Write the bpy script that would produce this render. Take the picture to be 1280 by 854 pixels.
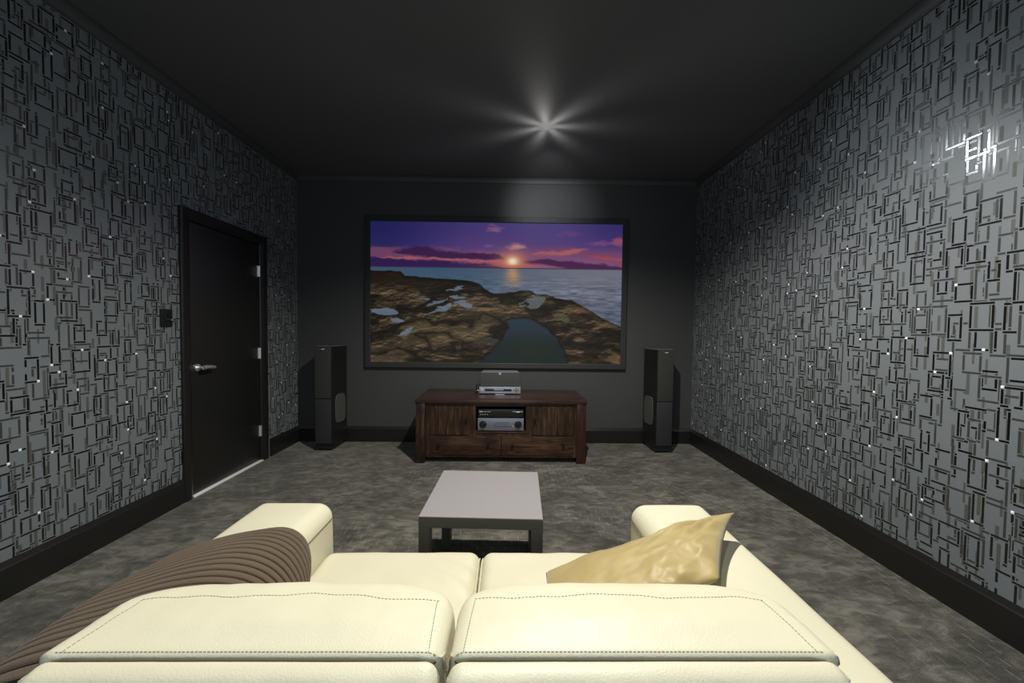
import bpy, bmesh, math, random
import numpy as np
from mathutils import Vector, noise
from mathutils.bvhtree import BVHTree
for o in list(bpy.data.objects): bpy.data.objects.remove(o)
SC = bpy.context.scene
COL = SC.collection
rnd = random.Random(7)

# ---------------- camera, fitted to the photograph ----------------
FPX, CH = 473.63, 1.2816
pi_, ya_, ro_ = [math.radians(a) for a in (-1.8526, 0.7531, 0.619)]
F_ = Vector((math.sin(ya_)*math.cos(pi_), math.cos(ya_)*math.cos(pi_), math.sin(pi_)))
R0 = Vector((math.cos(ya_), -math.sin(ya_), 0)); U0 = R0.cross(F_)
R_ = R0*math.cos(ro_)+U0*math.sin(ro_); U_ = -R0*math.sin(ro_)+U0*math.cos(ro_)
cd = bpy.data.cameras.new('camera'); cam = bpy.data.objects.new('camera', cd); COL.objects.link(cam)
from mathutils import Matrix
m = Matrix((R_, U_, -F_)).transposed().to_4x4(); m.translation = Vector((0, 0, CH)); cam.matrix_world = m
cd.sensor_fit = 'HORIZONTAL'; cd.sensor_width = 36; cd.lens = FPX/1280*36; cd.clip_start = .02; cd.clip_end = 50
SC.camera = cam

# ---------------- world, lights, exposure ----------------
w = bpy.data.worlds.new('world'); SC.world = w; w.use_nodes = True
w.node_tree.nodes['Background'].inputs[0].default_value = (0.5, 0.6, 0.8, 1)
w.node_tree.nodes['Background'].inputs[1].default_value = 0.02
SC.view_settings.view_transform = 'Standard'; SC.view_settings.look = 'None'
SC.view_settings.exposure = 0.0; SC.view_settings.gamma = 1.0; SC.view_settings.use_curve_mapping = False

def light(kind, name, loc, power, color, size=.05, aim=None, **k):
    l = bpy.data.lights.new(name, kind); l.energy = power; l.color = color
    if kind == 'AREA':
        l.shape = 'RECTANGLE'; l.size = size[0]; l.size_y = size[1]
    else: l.shadow_soft_size = size
    for a, b in k.items(): setattr(l, a, b)
    o = bpy.data.objects.new(name, l); COL.objects.link(o); o.location = loc
    if aim is not None: o.rotation_euler = (Vector(aim)-Vector(loc)).to_track_quat('-Z', 'Y').to_euler()
    return o
R = math.radians
# downlight just above the top of the frame, over the coffee table
light('SPOT', 'downlight_over_table', (.285, 1.80, 2.90), 340, (1.0, .955, .87), .035, (.285, 1.80, 0), spot_size=R(150), spot_blend=.6)
# added fill lights with no known source, over the sofa and at the rear
light('SPOT', 'sofa_fill_light', (-.15, .10, 2.90), 35, (1.0, .97, .90), .05, (-.15, .10, 0), spot_size=R(165), spot_blend=.6)
light('AREA', 'rear_fill_light', (0.0, -1.35, 1.6), 24, (.66, .84, 1.0), (2.6, 1.5), (0, 3.0, 1.5))
# small lamp close under the ceiling in front of the screen (throws the star of light on the ceiling)
sl = light('POINT', 'star_lamp', (.305, 3.163, 2.78), 1.9, (1.0, .98, .94), .03)
light('SPOT', 'spot_on_screen_wall', (.32, 3.163, 2.80), 30, (.95, .98, 1.0), .03, (.46, 4.257, 2.62), spot_size=R(62), spot_blend=1.0)
light('SPOT', 'spot_on_right_wall', (.30, 3.163, 2.80), 46, (.88, .95, 1.0), .085, (2.104, 1.60, 1.9), spot_size=R(66), spot_blend=1.0)
light('SPOT', 'spot_on_left_wall', (.28, 3.163, 2.80), 13, (.92, .97, 1.0), .085, (-2.335, 2.1, 1.5), spot_size=R(80), spot_blend=1.0)
sl.data.use_nodes = True
nt = sl.data.node_tree; em = nt.nodes['Emission']
tc = nt.nodes.new('ShaderNodeTexCoord'); sx = nt.nodes.new('ShaderNodeSeparateXYZ'); nt.links.new(tc.outputs['Normal'], sx.inputs[0])
def lm(op, a, b=None):
    n = nt.nodes.new('ShaderNodeMath'); n.operation = op
    for i, v in enumerate((a, b)):
        if v is None: continue
        if isinstance(v, (int, float)): n.inputs[i].default_value = v
        else: nt.links.new(v, n.inputs[i])
    return n.outputs[0]
ang = lm('ARCTAN2', sx.outputs[1], sx.outputs[0])
ray8 = lm('MULTIPLY_ADD', lm('COSINE', lm('MULTIPLY', ang, 7.0)), .5); ray8.node.inputs[2].default_value = .5
st = lm('MULTIPLY_ADD', lm('POWER', ray8, 1.5), 2.0); st.node.inputs[2].default_value = .5
nt.links.new(st, em.inputs['Strength'])

# ---------------- material helpers ----------------
class NT:
    def __init__(s, name):
        s.m = bpy.data.materials.new(name); s.m.use_nodes = True; s.t = s.m.node_tree; s.b = s.t.nodes['Principled BSDF']
    def n(s, typ, ins=None, **k):
        n = s.t.nodes.new(typ)
        for a, b in k.items(): setattr(n, a, b)
        for a, b in (ins or {}).items(): s.put(n.inputs[a], b)
        return n
    def put(s, sock, v):
        if hasattr(v, 'is_linked') or hasattr(v, 'links'): s.t.links.new(v, sock)
        elif isinstance(v, (tuple, list)) and len(v) == 3 and sock.type == 'RGBA': sock.default_value = (*v, 1)
        else: sock.default_value = v
    def set(s, **k):
        for a, b in k.items(): s.put(s.b.inputs[a.replace('_', ' ')], b)
        return s
    def math(s, op, a, b=0.0, c=0.0, clamp=False):
        n = s.n('ShaderNodeMath', {0: a, 1: b, 2: c}, operation=op); n.use_clamp = clamp; return n.outputs[0]
    def mix(s, f, a, b):
        n = s.n('ShaderNodeMix', data_type='RGBA'); s.put(n.inputs[0], f); s.put(n.inputs[6], a); s.put(n.inputs[7], b); return n.outputs[2]
    def co(s, scale=(1, 1, 1), kind='Object', rot=(0, 0, 0)):
        t = s.n('ShaderNodeTexCoord'); mp = s.n('ShaderNodeMapping', {'Vector': t.outputs[kind]}); mp.inputs['Scale'].default_value = scale; mp.inputs['Rotation'].default_value = rot
        return mp.outputs[0]
    def noise(s, v, sc, det=4, rough=.5, dist=0):
        return s.n('ShaderNodeTexNoise', {'Vector': v, 'Scale': sc, 'Detail': det, 'Roughness': rough, 'Distortion': dist}).outputs['Fac']
    def ramp(s, f, stops):
        n = s.n('ShaderNodeValToRGB', {'Fac': f}); e = n.color_ramp.elements
        while len(e) < len(stops): e.new(.5)
        for x, (p, c) in zip(e, stops): x.position = p; x.color = (*c, 1)
        return n.outputs[0]
    def bump(s, h, strength=.3, dist=.01):
        s.put(s.b.inputs['Normal'], s.n('ShaderNodeBump', {'Height': h, 'Strength': strength, 'Distance': dist}).outputs[0]); return s
def srgb(*c): return tuple(((x/255)/12.92 if x/255 <= .04045 else ((x/255+.055)/1.055)**2.4) for x in c)
def simple(name, col, rough=.5, metal=0, noise_amt=.12, nsc=40, **k):
    a = NT(name); n = a.noise(a.co(), nsc)
    a.set(Base_Color=a.mix(n, tuple(x*(1-noise_amt) for x in col), tuple(min(1, x*(1+noise_amt)) for x in col)), Roughness=rough, Metallic=metal, **k)
    return a.m

# wallpaper ground
a = NT('wallpaper'); v = a.co()
fib = a.noise(a.co((60, 60, 900)), 1.0, 3); cl = a.noise(v, 2.0, 3)
a.set(Base_Color=a.mix(a.math('MULTIPLY_ADD', fib, .7, a.math('MULTIPLY', cl, .3)), (.112, .126, .136), (.180, .199, .213)), Roughness=.42, Specular_IOR_Level=.55, Sheen_Weight=.1)
a.bump(fib, .12, .002); M_WALL = a.m
M_FOIL = simple('black_foil', (.004, .004, .004), .40, 0, .3, 60, Specular_IOR_Level=.12, Coat_Weight=.85, Coat_Roughness=.16, Coat_IOR=1.8)
a = NT('grey_foil'); fn = a.noise(a.co(), 50)
a.set(Base_Color=a.mix(fn, (.030, .032, .031), (.050, .053, .051)), Roughness=.40, Specular_IOR_Level=.3, Coat_Weight=.35, Coat_Roughness=.2, Coat_IOR=1.6); M_GREY = a.m
M_PALE = simple('olive_print', (.080, .084, .076), .5, 0, .1, 60)
M_GEM = NT('crystal').set(Base_Color=(.9, .92, .95), Roughness=.25, Metallic=.0, Specular_IOR_Level=1.0).m
# painted surfaces
M_BACK = simple('charcoal_paint', (.046, .046, .047), .62, 0, .08, 3)
M_CEIL = simple('black_ceiling_paint', (.105, .105, .108), .75, 0, .08, 2)
M_TRIM = simple('black_gloss_paint', (.013, .013, .012), .34, 0, .1, 8, Specular_IOR_Level=.45)
M_CORN = simple('cornice_paint', (.055, .056, .057), .6, 0, .08, 8)
M_DOOR = simple('black_door_gloss', (.010, .010, .009), .42, 0, .1, 3, Specular_IOR_Level=.7)
M_WHITE = simple('white_aluminium', (.85, .84, .86), .4, 0, .04, 20)
M_CHROME = simple('chrome', (.88, .88, .87), .33, .85, .03, 20)
# carpet
a = NT('carpet'); v = a.co()
big = a.noise(a.co((1.0, 1.6, 1), rot=(0, 0, .5)), 2.6, 6, .62, 1.1)
mid = a.noise(a.co((1, 2.2, 1), rot=(0, 0, -.3)), 9, 5, .6, .9)
fine = a.noise(v, 260, 2)
f = a.math('ADD', a.math('MULTIPLY', big, .5), a.math('MULTIPLY', mid, .5))
f = a.math('MULTIPLY_ADD', a.math('SUBTRACT', fine, .5), .35, f)
c = a.ramp(f, [(.37, (.046, .044, .037)), (.50, (.096, .092, .077)), (.62, (.200, .190, .158))])
# little pale woven dashes in staggered rows
sp = a.n('ShaderNodeSeparateXYZ', {0: v})
def frac(x): return a.math('FRACT', x)
rowf = a.math('DIVIDE', sp.outputs[1], .058); row = a.math('FLOOR', rowf)
xs = a.math('ADD', a.math('DIVIDE', sp.outputs[0], .080), a.math('MULTIPLY', row, .5))
dx = a.math('ABSOLUTE', a.math('SUBTRACT', frac(xs), .5)); dy = a.math('ABSOLUTE', a.math('SUBTRACT', frac(rowf), .5))
dash = a.math('MULTIPLY', a.math('LESS_THAN', dx, .030), a.math('LESS_THAN', dy, .40))
pres = a.math('MULTIPLY', dash, a.n('ShaderNodeMapRange', {'Value': a.noise(v, 1.7, 2), 'From Min': .42, 'From Max': .6}).outputs[0])
c = a.mix(a.math('MULTIPLY', pres, .42), c, (.36, .35, .31))
a.set(Base_Color=c, Roughness=.95, Specular_IOR_Level=.15, Sheen_Weight=.15)
a.bump(a.math('ADD', fine, a.math('MULTIPLY', mid, 1.5)), .55, .006); M_CARPET = a.m
# leather
def leather(name, c1, c2, wrinkle=.5):
    a = NT(name); v = a.co()
    n1 = a.noise(v, 5, 3); vo = a.n('ShaderNodeTexVoronoi', {'Vector': v, 'Scale': 330.0}).outputs['Distance']
    n2 = a.noise(a.co((1, .6, 1)), 26, 5, .6, 1.5)
    a.set(Base_Color=a.mix(n1, c1, c2), Roughness=.46, Specular_IOR_Level=.35)
    a.bump(a.math('ADD', a.math('MULTIPLY', vo, .45), a.math('MULTIPLY', n2, wrinkle)), .16, .004); return a.m
M_LEATH = leather('cream_leather', (.615, .59, .43), (.685, .66, .51))
M_STITCH = simple('stitch_thread', (.26, .24, .15), .8, 0, .1, 50)
M_PIPE = simple('leather_piping', (.60, .56, .41), .5, 0, .05, 50)
M_SEAM = simple('dark_seam', (.10, .095, .07), .8, 0, .1, 50)  # arm seams, and the painted seam shade behind the back cushions
a = NT('gold_satin'); n = a.noise(a.co(), 14, 4, .6, 1.0)
a.set(Base_Color=a.mix(n, (.34, .262, .098), (.45, .352, .148)), Roughness=.5, Specular_IOR_Level=.4, Sheen_Weight=.3, Anisotropic=.4); a.bump(n, .15, .01); M_GOLD = a.m
a = NT('brown_knit'); n = a.noise(a.co(), 480, 3); n0 = a.noise(a.co(), 6, 3)
a.set(Base_Color=a.mix(a.math('MULTIPLY_ADD', n, .6, a.math('MULTIPLY', n0, .4)), (.078, .057, .038), (.160, .120, .084)), Roughness=.9, Sheen_Weight=.12, Specular_IOR_Level=.1); a.bump(n, .6, .003); M_KNIT = a.m
M_KNITG = simple('brown_knit_groove', (.012, .008, .005), .95, 0, .1, 80)
# wood
def wood(name, scale, ca, cb, cc, rough=.3):
    a = NT(name); v = a.co(scale)
    g = a.noise(v, 1.0, 6, .62, 1.2); g2 = a.noise(a.co(), 3.5, 3)
    a.set(Base_Color=a.ramp(a.math('ADD', a.math('MULTIPLY', g, .65), a.math('MULTIPLY', g2, .35)), [(.36, ca), (.5, cb), (.66, cc)]), Roughness=rough, Specular_IOR_Level=.5)
    a.bump(g, .12, .003); return a.m
WC = ((.009, .005, .0035), (.034, .017, .010), (.105, .056, .029))
M_WOODX = wood('rosewood_horizontal', (4, 45, 45), *WC)
M_WOODZ = wood('rosewood_vertical', (45, 45, 4), *WC)
M_WOODR = wood('rosewood_red_leg', (45, 45, 4), (.016, .006, .005), (.036, .013, .010), (.055, .021, .016))
M_WTOP = wood('rosewood_top', (3, 40, 40), (.018, .010, .008), (.038, .021, .016), (.075, .042, .030), .26)
M_IRON = simple('dark_iron', (.02, .017, .015), .4, .6)
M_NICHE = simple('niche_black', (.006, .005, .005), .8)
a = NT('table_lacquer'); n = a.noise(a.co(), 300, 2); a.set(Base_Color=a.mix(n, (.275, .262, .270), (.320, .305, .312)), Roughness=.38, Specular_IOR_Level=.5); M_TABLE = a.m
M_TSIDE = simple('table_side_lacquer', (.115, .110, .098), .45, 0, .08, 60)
M_SPK = simple('speaker_black', (.012, .012, .011), .32, 0, .1, 20)
M_SPKF = simple('speaker_front_satin', (.030, .030, .034), .35, 0, .1, 20)
M_GRILLE = simple('speaker_grille_cloth', (.026, .026, .024), .85, 0, .25, 500)
M_SPKTOP = simple('speaker_top_gloss', (.10, .10, .10), .16, 0, .05, 20, Specular_IOR_Level=1.0)
M_WOOFER = simple('woofer_grille_cloth', (.055, .056, .052), .8, 0, .2, 500)
M_SILVER = simple('brushed_silver', (.42, .44, .54), .33, .85, .08, 120)
M_SILVERL = simple('pale_silver', (.34, .35, .38), .35, .4, .05, 80)
M_BLKPL = simple('black_plastic', (.012, .012, .013), .3, 0, .1, 50)
M_DISP = simple('display_window', (.010, .012, .03), .12)
M_MARK = simple('white_print', (.7, .72, .75), .5)
M_FRAME = simple('black_velvet_frame', (.020, .021, .021), .6, 0, .1, 60)
M_LIP = simple('frame_inner_lip', (.004, .004, .004), .5)

# ---------------- mesh helpers ----------------
def obj(name, verts, faces, mat, parent=None, smooth=False):
    me = bpy.data.meshes.new(name); me.from_pydata([tuple(v) for v in verts], [], faces); me.materials.append(mat)
    if smooth:
        for p in me.polygons: p.use_smooth = True
    o = bpy.data.objects.new(name, me); COL.objects.link(o)
    if parent is not None:
        o.parent = parent
        pl = parent
        off = Vector((0, 0, 0))
        while pl is not None: off += pl.location; pl = pl.parent
        o.data.transform(Matrix.Translation(-off))
    return o
def bmobj(name, bm, mat, parent=None, smooth=False):
    bmesh.ops.recalc_face_normals(bm, faces=bm.faces)
    me = bpy.data.meshes.new(name); bm.to_mesh(me); bm.free(); me.materials.append(mat)
    if smooth:
        for p in me.polygons: p.use_smooth = True
        try: me.set_sharp_from_angle(angle=R(40))
        except Exception: pass
    o = bpy.data.objects.new(name, me); COL.objects.link(o)
    if parent is not None:
        o.parent = parent
        off = Vector((0, 0, 0)); pl = parent
        while pl is not None: off += pl.location; pl = pl.parent
        o.data.transform(Matrix.Translation(-off))
    return o
def bx(bm, x0, x1, y0, y1, z0, z1, bev=0.0, seg=2):
    r = bmesh.ops.create_cube(bm, size=1)
    for v in r['verts']:
        v.co = Vector((x0+(v.co.x+.5)*(x1-x0), y0+(v.co.y+.5)*(y1-y0), z0+(v.co.z+.5)*(z1-z0)))
    if bev:
        es = {e for v in r['verts'] for e in v.link_edges}
        bmesh.ops.bevel(bm, geom=list(es), offset=bev, segments=seg, affect='EDGES', profile=.6)
def box(name, mat, parent, x0, x1, y0, y1, z0, z1, bev=0.0, seg=2):
    bm = bmesh.new(); bx(bm, x0, x1, y0, y1, z0, z1, bev, seg); return bmobj(name, bm, mat, parent, smooth=bev > 0)
def cyl(bm, p, axis, r, L, n=24, r2=None):
    d = Vector(axis).normalized()
    q = d.to_track_quat('Z', 'Y').to_matrix().to_4x4(); q.translation = Vector(p)+d*L/2
    bmesh.ops.create_cone(bm, cap_ends=True, segments=n, radius1=r, radius2=r if r2 is None else r2, depth=L, matrix=q)
def tube(bm, pts, r, n=10):
    pts = [Vector(p) for p in pts]; rings = []
    up = Vector((0, 0, 1))
    for i, p in enumerate(pts):
        t = (pts[min(i+1, len(pts)-1)]-pts[max(i-1, 0)]).normalized()
        if abs(t.dot(up)) > .95: s = t.cross(Vector((0, 1, 0))).normalized()
        else: s = t.cross(up).normalized()
        u = s.cross(t); rr = r[i] if isinstance(r, (list, tuple)) else r
        rings.append([bm.verts.new(p+(s*math.cos(2*math.pi*k/n)+u*math.sin(2*math.pi*k/n))*rr) for k in range(n)])
    for a_, b_ in zip(rings, rings[1:]):
        for k in range(n): bm.faces.new((a_[k], a_[(k+1) % n], b_[(k+1) % n], b_[k]))
    bm.faces.new(rings[0]); bm.faces.new(rings[-1][::-1])
def empty(name, loc, label=None, cat=None, group=None, kind=None):
    o = bpy.data.objects.new(name, None); COL.objects.link(o); o.location = loc; o.empty_display_size = .1
    return tag(o, label, cat, group, kind)
def tag(o, label=None, cat=None, group=None, kind=None):
    for k, v in (('label', label), ('category', cat), ('group', group), ('kind', kind)):
        if v: o[k] = v
    return o
def roundpoly(pts, step=.012):
    """closed polygon [(a,b,radius)] -> dense smooth outline"""
    out = []; n = len(pts)
    for i in range(n):
        p0 = Vector(pts[i-1][:2]); p = Vector(pts[i][:2]); p1 = Vector(pts[(i+1) % n][:2]); r = pts[i][2]
        d0 = (p0-p).normalized(); d1 = (p1-p).normalized()
        ang = d0.angle(d1); t = r/math.tan(ang/2)
        A = p+d0*t; B = p+d1*t
        c_ = p+(d0+d1).normalized()*(r/math.sin(ang/2))
        a0 = math.atan2(A.y-c_.y, A.x-c_.x); a1 = math.atan2(B.y-c_.y, B.x-c_.x)
        da = (a1-a0+math.pi) % (2*math.pi)-math.pi
        k = max(3, int(abs(da)*r/step)+2)
        out.append([c_+Vector((math.cos(a0+da*j/k), math.sin(a0+da*j/k)))*r for j in range(k+1)])
    res = []
    for i in range(n):
        arc = out[i]; nx = out[(i+1) % n]; res += arc
        L = (nx[0]-arc[-1]).length; k = int(L/step)
        res += [arc[-1].lerp(nx[0], j/(k+1)) for j in range(1, k+1)]
    cl = [res[0]]
    for q in res[1:]:
        if (q-cl[-1]).length > 1e-5: cl.append(q)
    if (cl[0]-cl[-1]).length < 1e-5: cl.pop()
    return cl
def loft(name, mat, parent, prof, axis, s0, s1, rend, warp=None, step=.015, rend1=None):
    """extrude a closed outline along 'X' or 'Y' with rounded ends"""
    n = len(prof); area = sum(prof[i].x*prof[(i+1) % n].y-prof[(i+1) % n].x*prof[i].y for i in range(n))
    sg = 1 if area > 0 else -1
    nor = []
    for i in range(n):
        t = (prof[(i+1) % n]-prof[i-1]).normalized(); nor.append(Vector((-t.y, t.x))*sg)   # inward
    r1 = rend if rend1 is None else rend1
    st_ = []
    K = 7
    for k in range(K+1):
        th = math.pi/2*k/K; st_.append((s0+rend*(1-math.sin(th)), rend*(1-math.cos(th))))
    st_.reverse(); st_ = [(s0+rend*(1-math.cos(math.pi/2*k/K)), rend*(1-math.sin(math.pi/2*k/K))) for k in range(K+1)]
    L = s1-s0-rend-r1; kk = max(1, int(L/step))
    st_ += [(s0+rend+L*j/kk, 0) for j in range(1, kk)]
    st_ += [(s1-r1*(1-math.cos(math.pi/2*k/K)), r1*(1-math.sin(math.pi/2*k/K))) for k in range(K, -1, -1)]
    V, Fs = [], []
    for s, ins in st_:
        for i in range(n):
            q = prof[i]+nor[i]*ins
            V.append(Vector((s, q.x, q.y)) if axis == 'X' else Vector((q.x, s, q.y)))
    if warp: V = [warp(v) for v in V]
    m_ = len(st_)
    for j in range(m_-1):
        for i in range(n): Fs.append((j*n+i, j*n+(i+1) % n, (j+1)*n+(i+1) % n, (j+1)*n+i))
    bm = bmesh.new(); vs = [bm.verts.new(v) for v in V]
    for f_ in Fs: bm.faces.new([vs[i] for i in f_])
    for base in (0, (m_-1)*n):
        c_ = sum((V[base+i] for i in range(n)), Vector())/n; cv = bm.verts.new(c_)
        for i in range(n): bm.faces.new((vs[base+i], vs[base+(i+1) % n], cv))
    o = bmobj(name, bm, mat, parent); 
    for p in o.data.polygons: p.use_smooth = True
    return o

# ================= room shell =================
L, RX, D, H = -2.335, 2.104, 4.257, 2.95
HC, CV, BH, BT, Y0 = 2.893, .055, .174, .018, -1.6
floor = tag(box('floor', M_CARPET, None, L-.12, RX+.12, Y0-.1, D+.12, -.1, 0), kind='structure')
ceil = tag(box('ceiling', M_CEIL, None, L-.12, RX+.12, Y0-.1, D+.12, H, H+.1), kind='structure')
tag(box('wall_back', M_BACK, None, L, RX, D, D+.12, 0, H), kind='structure')
tag(box('wall_front', M_BACK, None, L, RX, Y0-.1, Y0, 0, H), kind='structure')
wr = tag(box('wall_right', M_WALL, None, RX, RX+.12, Y0-.1, D+.12, 0, H), kind='structure')
DY0, DY1, DH = 2.785, 3.645, 2.085        # door opening
bm = bmesh.new()
bx(bm, L-.12, L, Y0-.1, DY0, 0, H); bx(bm, L-.12, L, DY1, D+.12, 0, H); bx(bm, L-.12, L, DY0, DY1, DH, H)
wl = tag(bmobj('wall_left', bm, M_WALL), kind='structure')

# printed foil pattern: woven overlapping rectangles on a 4 mm raster, merged to quads, a hair proud of the wall
CELL = .0044
def pattern(seed, ylen, zlen):
    rr = random.Random(seed); W, Hh = int(ylen/CELL), int(zlen/CELL)
    g = np.zeros((Hh, W), np.uint8)
    items = []
    px, pz = 24, 35
    for i in range(-1, W//px+2):
        for j in range(-1, Hh//pz+2):
            ox = (pz//2 if i % 2 else 0)
            items.append((2, i*px+rr.randint(-8, 8)+13, j*pz+ox+rr.randint(-9, 9)+14, rr.randint(11, 21), rr.randint(20, 38)))
            items.append((3, i*px+rr.randint(-9, 9), j*pz+ox+rr.randint(-8, 8), rr.choice((10, 13, 16, 18, 20)), rr.choice((20, 23, 26, 29, 33))))
    # pale bars first
    for i in range(-1, W//14+1):
        for j in range(-1, Hh//34+1):
            x = i*14+rr.randint(-3, 3); z = j*34+rr.randint(-10, 10)+(17 if i % 2 else 0); h_ = rr.randint(12, 27); wd = rr.choice((2, 3, 3))
            g[max(0, z):max(0, z+h_), max(0, x):max(0, x+wd)] = 1
    rr.shuffle(items)
    items.sort(key=lambda t: (t[0] == 3 and rr.random() < .55))
    gems = []
    def hb(x0, x1, z0, z1, c_, vert):
        x0, x1, z0, z1 = max(0, x0), min(W, x1), max(0, z0), min(Hh, z1)
        if x0 >= x1 or z0 >= z1: return
        # halo across crossings only (break the stroke passing below)
        if vert: s = g[z0:z1, max(0, x0-1):min(W, x1+1)]
        else: s = g[max(0, z0-1):min(Hh, z1+1), x0:x1]
        s[s >= 2] = 0
        g[z0:z1, x0:x1] = c_
    for c_, x, z, w_, h_ in items:
        sides = ['l', 'r', 't', 'b']
        q = rr.random()
        gap = rr.choice(sides) if q < .5 else None
        t_ = 2
        for s_ in sides:
            if s_ in 'lr':
                xx = x if s_ == 'l' else x+w_-t_
                segs = [(z, z+h_)]
                if s_ == gap: k1 = rr.randint(4, max(5, h_-8)); k2 = k1+rr.randint(3, 8); segs = [(z, z+k1), (z+min(k2, h_), z+h_)]
                for s0, s1 in segs: hb(xx, xx+t_, s0, s1, c_, True)
            else:
                zz = z if s_ == 'b' else z+h_-t_
                segs = [(x, x+w_)]
                if s_ == gap: k1 = rr.randint(3, max(4, w_-6)); k2 = k1+rr.randint(3, 7); segs = [(x, x+k1), (x+min(k2, w_), x+w_)]
                for s0, s1 in segs: hb(s0, s1, zz, zz+t_, c_, False)
        if c_ == 3 and rr.random() < .28: gems.append((x+rr.choice((0, w_-2, w_//2)), z+rr.choice((0, h_-2))))
    return g, gems
def add_pattern(side, wall):
    ya, yb, za, zb = -.6, D, BH, HC
    g, gems = pattern(11 if side == 'l' else 23, yb-ya, zb-za)
    X = L+.0006 if side == 'l' else RX-.0006
    Hh, W = g.shape
    if side == 'l':   # opening of the door and its frame
        i0, i1, j1 = int((DY0-.045-ya)/CELL), int((DY1+.045-ya)/CELL), int((DH+.045-za)/CELL)
        g[:j1, i0:i1] = 0
    for code, nm, mt in ((1, 'pale_bar_print', M_PALE), (2, 'grey_line_print', M_GREY), (3, 'foil_line_print', M_FOIL)):
        used = (g != code); V, Fs = [], []
        xo = X if code > 1 else (X-.0003 if side == 'l' else X+.0003)
        for z in range(Hh):
            row = used[z]; x = 0
            idx = np.flatnonzero(~row)
            for x in idx:
                if used[z, x]: continue
                x1 = x+1
                while x1 < W and not used[z, x1]: x1 += 1
                z1 = z+1
                while z1 < Hh and not used[z1, x:x1].any() and (x == 0 or used[z1, x-1]) and (x1 >= W or used[z1, x1]): z1 += 1
                used[z:z1, x:x1] = True
                b = len(V)
                y_0, y_1, z_0, z_1 = ya+x*CELL, ya+x1*CELL, za+z*CELL, za+z1*CELL
                V += [(xo, y_0, z_0), (xo, y_1, z_0), (xo, y_1, z_1), (xo, y_0, z_1)]
                Fs.append((b, b+1, b+2, b+3) if side == 'l' else (b+3, b+2, b+1, b))
        tag(obj(nm, V, Fs, mt, wall), kind='stuff')
    bm = bmesh.new()
    for x, z in gems:
        y, zz = ya+(x+1)*CELL, za+(z+1)*CELL
        if side == 'l' and DY0-.1 < y < DY1+.1 and zz < DH+.1: continue
        if not (0.2 < y < D-.03 and zz < HC-.03 and zz > BH+.02): continue
        s = -1 if side == 'r' else 1; xb = L if side == 'l' else RX; q = .0062
        b = [bm.verts.new((xb, y+a_*q, zz+c_*q)) for a_, c_ in ((-1, -1), (1, -1), (1, 1), (-1, 1))]
        t = [bm.verts.new((xb+s*.003, y+a_*q*.6, zz+c_*q*.6)) for a_, c_ in ((-1, -1), (1, -1), (1, 1), (-1, 1))]
        bm.faces.new(t)
        for k in range(4): bm.faces.new((b[k], b[(k+1) % 4], t[(k+1) % 4], t[k]))
    tag(bmobj('crystal_stud', bm, M_GEM, wall), kind='stuff')
add_pattern('l', wl); add_pattern('r', wr)

# cornice: small cove around the ceiling
def cove(name, p0, p1, inn):
    """p0,p1 on the wall line, inn = inward unit vector"""
    pr = [(0, 0), (.006, 0), (.006, -.004)]
    pr = [(0, HC), (.010, HC)]+[(CV-(CV-.010)*math.cos(t), H-(.0)-(H-HC-.0)*(1-math.sin(t))) for t in [math.pi/2*k/6 for k in range(7)]]+[(0, H)]
    V, Fs = [], []
    for P in (p0, p1):
        for d_, z in pr: V.append((P[0]+inn[0]*d_, P[1]+inn[1]*d_, z))
    n = len(pr)
    for i in range(n): Fs.append((i, (i+1) % n, n+(i+1) % n, n+i))
    Fs += [tuple(range(n)), tuple(range(2*n-1, n-1, -1))]
    bm = bmesh.new(); vs = [bm.verts.new(v) for v in V]
    for f_ in Fs: bm.faces.new([vs[i] for i in f_])
    return tag(bmobj(name, bm, M_CORN, None), kind='structure')
cove('trim_1', (L, Y0), (L, D), (1, 0)); cove('trim_2', (RX, Y0), (RX, D), (-1, 0)); cove('trim_3', (L, D), (RX, D), (0, -1))
# skirting boards: flat face, long chamfer on top
def skirting(name, segs, inn):
    prf = [(0, 0), (BT, 0), (BT, BH-.030), (BT-.004, BH-.024), (.003, BH), (0, BH)]
    bm = bmesh.new()
    for p0, p1 in segs:
        A = [bm.verts.new((p0[0]+inn[0]*d_, p0[1]+inn[1]*d_, z)) for d_, z in prf]
        B = [bm.verts.new((p1[0]+inn[0]*d_, p1[1]+inn[1]*d_, z)) for d_, z in prf]
        n = len(prf)
        for i in range(n): bm.faces.new((A[i], A[(i+1) % n], B[(i+1) % n], B[i]))
        bm.faces.new(A); bm.faces.new(B[::-1])
    return tag(bmobj(name, bm, M_TRIM, None), kind='structure')
AW = .085
skirting('baseboard_left', [((L, Y0), (L, DY0-.04)), ((L, DY1+.095), (L, D))], (1, 0))
skirting('baseboard_right', [((RX, Y0), (RX, D))], (-1, 0))
skirting('baseboard_back', [((L, D), (RX, D))], (0, -1))

# door with frame
dr = empty('door_1', (L, (DY0+DY1)/2, 0), kind='structure')
dr['label'] = 'black gloss flush door with chrome lever in the patterned left wall'
bm = bmesh.new()
def arch(bm, pts_in, pts_out):   # moulded architrave: flat outer band, bevelled inner band
    pass
prof = [(0, 0.0), (.004, .009), (.030, .020), (AW-.012, .024), (AW-.003, .022), (AW, .016), (AW, 0)]  # (distance from opening, thickness)
ya_i, yb_i, zt = DY0+.035, DY1-.035, DH-.035
path = [(ya_i, 0, -1, 0), (ya_i, zt, -1, 1), (yb_i, zt, 1, 1), (yb_i, 0, 1, 0)]
rings = []
for y, z, sy, sz in path:
    rings.append([bm.verts.new((L+t, y+sy*d_, z+sz*d_)) for d_, t in prof])
for A, B in zip(rings, rings[1:]):
    for i in range(len(prof)-1): bm.faces.new((A[i], A[i+1], B[i+1], B[i]))
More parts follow.
